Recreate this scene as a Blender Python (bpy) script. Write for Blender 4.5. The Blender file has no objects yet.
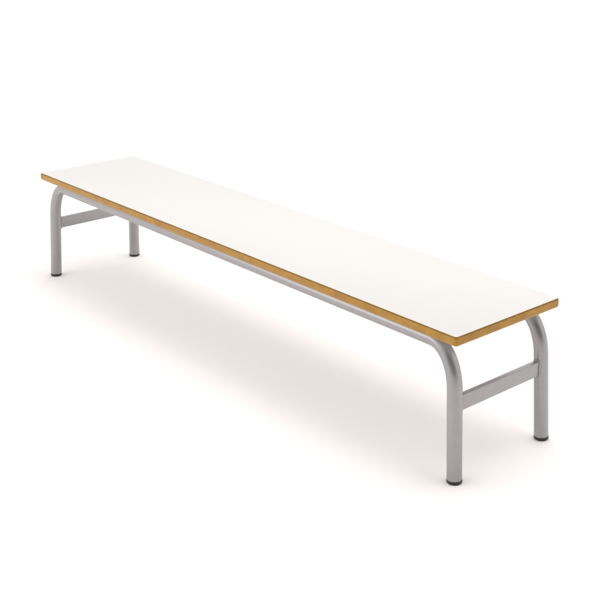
import bpy, bmesh, math
from mathutils import Vector

S = bpy.context.scene
COL = S.collection

# ------------------------------------------------------------------ camera
cam = bpy.data.cameras.new('camera')
cam_ob = bpy.data.objects.new('camera', cam)
COL.objects.link(cam_ob)
FPX = 1150.86 / 600.0
cam.sensor_width = 36.0
cam.lens = 36.0 * FPX
cam.shift_x = -67.44 / 600.0
cam.shift_y = -152.51 / 600.0
cam.clip_start = 0.05
cam.clip_end = 500.0
cam_ob.location = (2.84625, -2.11987, 1.50360)
cam_ob.rotation_euler = (math.pi / 2 - 0.23455, 0, 0.82898)
S.camera = cam_ob

# ------------------------------------------------------------------ studio light
W = bpy.data.worlds.new('World')
S.world = W
W.use_nodes = True
wn, wl = W.node_tree.nodes, W.node_tree.links
bg = wn['Background']
tc = wn.new('ShaderNodeTexCoord')
def vdot(v):
    n = wn.new('ShaderNodeVectorMath'); n.operation = 'DOT_PRODUCT'
    wl.new(tc.outputs['Generated'], n.inputs[0])
    v = Vector(v).normalized()
    n.inputs[1].default_value = v
    return n.outputs['Value']
def ramp(sock, stops):
    r = wn.new('ShaderNodeValToRGB')
    r.color_ramp.interpolation = 'EASE'
    while len(r.color_ramp.elements) < len(stops):
        r.color_ramp.elements.new(0.5)
    for e, (p, v) in zip(r.color_ramp.elements, stops):
        e.position = p; e.color = (v, v, v, 1)
    wl.new(sock, r.inputs['Fac'])
    return r.outputs['Color']
# a white studio: even all round, dimmer on the camera's side of the room
side = ramp(vdot((0.80, -0.59, 0.10)), [(0.50, 1.0), (0.92, 0.02)])
mul = wn.new('ShaderNodeMix'); mul.data_type = 'RGBA'; mul.blend_type = 'MULTIPLY'
mul.inputs['Factor'].default_value = 1.0
wl.new(side, mul.inputs['A'])
mul.inputs['B'].default_value = (1.0, 0.976, 0.963, 1)
wl.new(mul.outputs['Result'], bg.inputs['Color'])
bg.inputs['Strength'].default_value = 1.33

def area(name, loc, target, sx, sy, power, color=(1, 0.985, 0.97)):
    l = bpy.data.lights.new(name, 'AREA')
    l.shape = 'RECTANGLE'; l.size = sx; l.size_y = sy
    l.energy = power; l.color = color
    o = bpy.data.objects.new(name, l)
    COL.objects.link(o)
    o.location = loc
    d = Vector(target) - Vector(loc)
    o.rotation_euler = d.to_track_quat('-Z', 'Y').to_euler()
    return o
area('overhead_softbox', (0.45, 0.58, 3.2), (0.45, 0.45, 0), 2.4, 1.6, 34)
area('side_softbox', (-1.6, -3.2, 0.95), (0.2, 0, 0.3), 2.4, 1.3, 20)

S.view_settings.view_transform = 'Standard'
S.view_settings.look = 'None'
S.view_settings.exposure = 0.0
S.view_settings.gamma = 1.0
S.view_settings.use_curve_mapping = False

# ------------------------------------------------------------------ materials
def mat(name):
    m = bpy.data.materials.new(name); m.use_nodes = True
    nt = m.node_tree
    return m, nt.nodes, nt.links, nt.nodes['Principled BSDF']
def noise(n, l, scale, detail=4, rough=0.6, stretch=None):
    t = n.new('ShaderNodeTexCoord'); x = n.new('ShaderNodeTexNoise')
    x.inputs['Scale'].default_value = scale
    x.inputs['Detail'].default_value = detail
    x.inputs['Roughness'].default_value = rough
    if stretch:
        mp = n.new('ShaderNodeMapping'); mp.inputs['Scale'].default_value = stretch
        l.new(t.outputs['Object'], mp.inputs['Vector']); l.new(mp.outputs['Vector'], x.inputs['Vector'])
    else:
        l.new(t.outputs['Object'], x.inputs['Vector'])
    return x.outputs['Fac']
def vary(n, l, fac, a, b, lo=0.35, hi=0.65):
    r = n.new('ShaderNodeValToRGB')
    r.color_ramp.elements[0].position = lo; r.color_ramp.elements[0].color = (*a, 1)
    r.color_ramp.elements[1].position = hi; r.color_ramp.elements[1].color = (*b, 1)
    l.new(fac, r.inputs['Fac'])
    return r.outputs['Color']
def bump(n, l, p, fac, strength, dist):
    b = n.new('ShaderNodeBump')
    b.inputs['Strength'].default_value = strength; b.inputs['Distance'].default_value = dist
    l.new(fac, b.inputs['Height']); l.new(b.outputs['Normal'], p.inputs['Normal'])

M_FLOOR, n, l, p = mat('white_studio_floor')
l.new(vary(n, l, noise(n, l, 1.3, 3), (0.925, 0.8955, 0.882), (0.933, 0.9045, 0.891)), p.inputs['Base Color'])
p.inputs['Roughness'].default_value = 0.85
p.inputs['Specular IOR Level'].default_value = 0.15

M_LAM, n, l, p = mat('white_laminate')
l.new(vary(n, l, noise(n, l, 2.2, 3), (0.605, 0.594, 0.580), (0.614, 0.603, 0.589)), p.inputs['Base Color'])
p.inputs['Roughness'].default_value = 0.45
p.inputs['Specular IOR Level'].default_value = 0.3
bump(n, l, p, noise(n, l, 900, 2), 0.05, 0.0003)

M_CORE, n, l, p = mat('dark_laminate_edge')
l.new(vary(n, l, noise(n, l, 120, 3), (0.15, 0.082, 0.010), (0.20, 0.112, 0.016)), p.inputs['Base Color'])
p.inputs['Roughness'].default_value = 0.5

M_ARRIS, n, l, p = mat('dark_varnished_arris')
l.new(vary(n, l, noise(n, l, 90, 5, 0.7), (0.19, 0.098, 0.009), (0.30, 0.160, 0.016)), p.inputs['Base Color'])
p.inputs['Roughness'].default_value = 0.35
p.inputs['Specular IOR Level'].default_value = 0.15

M_MDF, n, l, p = mat('varnished_fibreboard')
fine = noise(n, l, 220, 6, 0.75)
blot = noise(n, l, 26, 5, 0.6)                 # varnish soaked in unevenly
mx = n.new('ShaderNodeMath'); mx.operation = 'MULTIPLY_ADD'; mx.inputs[1].default_value = 0.45
hf = n.new('ShaderNodeMath'); hf.operation = 'MULTIPLY'; hf.inputs[1].default_value = 0.55
l.new(blot, hf.inputs[0]); l.new(fine, mx.inputs[0]); l.new(hf.outputs[0], mx.inputs[2])
l.new(vary(n, l, mx.outputs[0], (0.30, 0.148, 0.018), (0.475, 0.252, 0.038), 0.34, 0.66), p.inputs['Base Color'])
p.inputs['Roughness'].default_value = 0.42
p.inputs['Specular IOR Level'].default_value = 0.22
p.inputs['Coat Weight'].default_value = 0.22
p.inputs['Coat Roughness'].default_value = 0.25
bump(n, l, p, noise(n, l, 350, 4), 0.12, 0.0006)

M_METAL, n, l, p = mat('silver_grey_paint')
mx = n.new('ShaderNodeMath'); mx.operation = 'MULTIPLY_ADD'; mx.inputs[1].default_value = 0.5
hf = n.new('ShaderNodeMath'); hf.operation = 'MULTIPLY'; hf.inputs[1].default_value = 0.5
l.new(noise(n, l, 45, 4, 0.6), hf.inputs[0]); l.new(noise(n, l, 500, 2), mx.inputs[0]); l.new(hf.outputs[0], mx.inputs[2])
l.new(vary(n, l, mx.outputs[0], (0.328, 0.317, 0.327), (0.362, 0.351, 0.363), 0.36, 0.64), p.inputs['Base Color'])
p.inputs['Metallic'].default_value = 0.55
p.inputs['Roughness'].default_value = 0.30
bump(n, l, p, noise(n, l, 260, 3), 0.10, 0.0004)

M_RUB, n, l, p = mat('black_plastic')
l.new(vary(n, l, noise(n, l, 200, 3), (0.014, 0.012, 0.012), (0.024, 0.021, 0.020)), p.inputs['Base Color'])
p.inputs['Roughness'].default_value = 0.45

# ------------------------------------------------------------------ helpers
def finish(name, bm, mats, parent=None, smooth=True, angle=40):
    bmesh.ops.recalc_face_normals(bm, faces=bm.faces)
    me = bpy.data.meshes.new(name)
    if smooth:
        for f in bm.faces: f.smooth = True
        for e in bm.edges:
            if len(e.link_faces) == 2 and e.calc_face_angle() > math.radians(angle):
                e.smooth = False
    bm.to_mesh(me); bm.free()
    for m in (mats if isinstance(mats, (list, tuple)) else [mats]): me.materials.append(m)
    o = bpy.data.objects.new(name, me)
    COL.objects.link(o)
    if parent: o.parent = parent
    return o

def ring_loft(bm, rings, cap=True, closed=False):
    vs = [[bm.verts.new(c) for c in r] for r in rings]
    k = len(vs)
    for i in range(k if closed else k - 1):
        a, b = vs[i], vs[(i + 1) % k]
        for j in range(len(a)):
            j2 = (j + 1) % len(a)
            bm.faces.new((a[j], a[j2], b[j2], b[j]))
    if cap and not closed:
        bm.faces.new(vs[0]); bm.faces.new(vs[-1])
    return vs

def tube(bm, path, radius, side, seg=40, cap=True):
    """round tube along a plane path; side = unit normal of that plane"""
    side = Vector(side); rings = []
    for i, q in enumerate(path):
        a = path[max(i - 1, 0)]; b = path[min(i + 1, len(path) - 1)]
        t = (Vector(b) - Vector(a)).normalized()
        u = side.cross(t).normalized()
        s = t.cross(u).normalized()
        rings.append([Vector(q) + radius * (math.cos(2 * math.pi * k / seg) * u + math.sin(2 * math.pi * k / seg) * s) for k in range(seg)])
    ring_loft(bm, rings, cap)

def rounded_rect(hx, hy, r, z, n=10):
    pts = []
    for cx, cy, a0 in ((hx - r, hy - r, 0), (-hx + r, hy - r, 90), (-hx + r, -hy + r, 180), (hx - r, -hy + r, 270)):
        for k in range(n + 1):
            a = math.radians(a0 + 90 * k / n)
            pts.append((cx + r * math.cos(a), cy + r * math.sin(a), z))
    return pts

# ------------------------------------------------------------------ setting
bm = bmesh.new()
bmesh.ops.create_grid(bm, x_segments=24, y_segments=24, size=60)
floor = finish('floor', bm, M_FLOOR, smooth=False)
floor['kind'] = 'structure'
floor['label'] = 'seamless white studio floor under the bench'

# ------------------------------------------------------------------ the bench
L, WD, H, T = 2.1432, 0.4029, 0.4054, 0.0260
R = 0.020                                  # tube radius
BX, BZ = 0.084, 0.116                       # the bends: reach along the rail and down the leg
ZR = H - 0.0257 - R - 0.0003                             # rail centre height
XT = L / 2 - 0.0244 - 0.0457 * (ZR - BZ)              # leg centre at the top of its straight
XB = L / 2 - 0.0244                        # leg centre at the floor (slight splay)
YL = WD / 2 - 0.0290
LEAN = {-1: 0.0309, 1: 0.0}                 # the front frame leans in under the seat
def leg_y(sy, z): return sy * (YL - LEAN[sy] * z)

bench = bpy.data.objects.new('bench', None)
COL.objects.link(bench)
bench['label'] = 'long low bench with white top, brown edging and silver grey tubular legs on white floor'
bench['category'] = 'bench'

# seat board: varnished fibreboard, soft edges all round
bm = bmesh.new()
rt, rb = 0.0045, 0.0085
prof = []
for k in range(9):                          # bottom rounding, from under the board outwards
    a = math.radians(90 * k / 8)
    prof.append((rb - rb * math.sin(a), H - T + rb - rb * math.cos(a)))
for k in range(7):
    a = math.radians(90 * k / 6)
    prof.append((rt - rt * math.cos(a), H - 0.0007 - rt + rt * math.sin(a)))
RC = 0.011
ring_loft(bm, [rounded_rect(L / 2 - i, WD / 2 - i, RC - i, z) for i, z in prof])
bm.faces.ensure_lookup_table()
for f in bm.faces:
    zc = f.calc_center_median().z
    if len(f.verts) > 4 and zc < H - T / 2: f.material_index = 1      # white backing sheet
    elif len(f.verts) == 4 and zc > H - 0.0007 - rt * 0.55: f.material_index = 2     # arris soaked dark with varnish
board = finish('seat_board', bm, [M_MDF, M_LAM, M_ARRIS], bench, angle=60)

# thin laminate sheet on top, its cut edge dark
bm = bmesh.new()
ins = 0.0028
e0, e1 = rounded_rect(L / 2 - ins, WD / 2 - ins, RC - ins, H - 0.0009), rounded_rect(L / 2 - ins, WD / 2 - ins, RC - ins, H - 0.0002)
e2 = rounded_rect(L / 2 - ins - 0.0012, WD / 2 - ins - 0.0012, RC - ins - 0.0012, H + 0.0002)
ring_loft(bm, [e0, e1, e2])
bm.faces.ensure_lookup_table()
for f in bm.faces:
    if len(f.verts) == 4: f.material_index = 1
finish('seat_laminate', bm, [M_LAM, M_CORE], bench, angle=20)

STUB = 0.012
TILT = (XB - XT) / (ZR - BZ)
def leg_path(sx, sy):
    """from the foot cap up the leg and round the bend to the rail's end"""
    pts = []
    for k in range(9):
        z = 0.008 + (ZR - BZ - 0.008) * k / 8
        pts.append((sx * (XB - TILT * z), leg_y(sy, z), z))
    n = 28
    for k in range(1, n + 1):
        a = math.radians(90 * k / n)
        z = ZR - BZ + BZ * math.sin(a)
        # the leg's slope eases out into the bend
        x = XT - BX + BX * math.cos(a) - TILT * BZ * math.sin(a) * (1 - math.sin(a)) ** 2
        pts.append((sx * x, leg_y(sy, z), z))
    pts += [(sx * (XT - BX - 0.003), leg_y(sy, ZR), ZR), (sx * (XT - BX - STUB), leg_y(sy, ZR), ZR)]
    return pts

for sy in (-1, 1):
    for sx in (-1, 1):
        bm = bmesh.new()
        tube(bm, leg_path(sx, sy), R, Vector((0, 1, sy * LEAN[sy])).normalized(), cap=False)
        leg = finish('leg', bm, M_METAL, bench, angle=60)
        # black glide pushed over the tube end
        bm = bmesh.new()
        seg = 40; rings = []
        for rr, z in ((0.0150, 0.0), (0.0182, 0.0006), (0.0200, 0.0022), (0.0205, 0.0045), (0.0205, 0.0088), (0.0201, 0.0096), (0.0196, 0.0096)):
            rings.append([(sx * XB + rr * math.cos(2 * math.pi * k / seg), sy * YL + rr * math.sin(2 * math.pi * k / seg), z) for k in range(seg)])
        ring_loft(bm, rings)
        finish('foot_cap', bm, M_RUB, leg, angle=50)
    bm = bmesh.new()
    x1 = XT - BX - STUB
    tube(bm, [(-x1 + 2 * x1 * k / 24, leg_y(sy, ZR), ZR) for k in range(25)], R, Vector((0, 1, sy * LEAN[sy])).normalized(), cap=False)
    finish('side_rail', bm, M_METAL, bench, angle=60)

# flat cross bars welded between the legs of each end
BZ0, BZ1, BT = 0.188, 0.2285, 0.016
for sx in (-1, 1):
    xc = sx * (XB - TILT * (BZ0 + BZ1) / 2)
    bm = bmesh.new()
    hz = (BZ1 - BZ0) / 2; zc = (BZ0 + BZ1) / 2
    rings = []
    for k in range(13):
        ya, yb = leg_y(-1, zc) + 0.008, leg_y(1, zc) - 0.008
        y = ya + (yb - ya) * k / 12
        rings.append([(xc + a, y, zc + b) for a, b, _ in rounded_rect(BT / 2, hz, 0.0014, 0, 4)])
    ring_loft(bm, rings)
    bar = finish('cross_bar', bm, M_METAL, bench, angle=50)
    for sy in (-1, 1):
        path = []
        for a, b, _ in rounded_rect(BT / 2 + 0.0006, hz + 0.0006, 0.002, 0, 5):
            path.append(Vector((a, b, 0)))
        dense = []
        for i, q in enumerate(path):
            nx = path[(i + 1) % len(path)]
            m = max(1, int((nx - q).length / 0.0025))
            for j in range(m): dense.append(q.lerp(nx, j / m))
        P = []
        for q in dense:
            xx = q.x + (xc - sx * (XB - TILT * (zc + q.y)))
            P.append(Vector((xc + q.x, leg_y(sy, zc + q.y) - sy * math.sqrt(R * R - xx * xx), zc + q.y)))
        bm = bmesh.new(); rings = []
        for i, q in enumerate(P):
            t = (P[(i + 1) % len(P)] - P[i - 1]).normalized()
            u = Vector((0, 1, 0)); u = (u - t * u.dot(t)).normalized(); v = t.cross(u)
            rr = 0.0026 + 0.0005 * math.sin(i * 1.9) + 0.0004 * math.sin(i * 0.83 + sx)
            rings.append([q + rr * (math.cos(2 * math.pi * k / 10) * u + math.sin(2 * math.pi * k / 10) * v) for k in range(10)])
        ring_loft(bm, rings, closed=True)
        finish('weld_bead', bm, M_METAL, bar, angle=80)
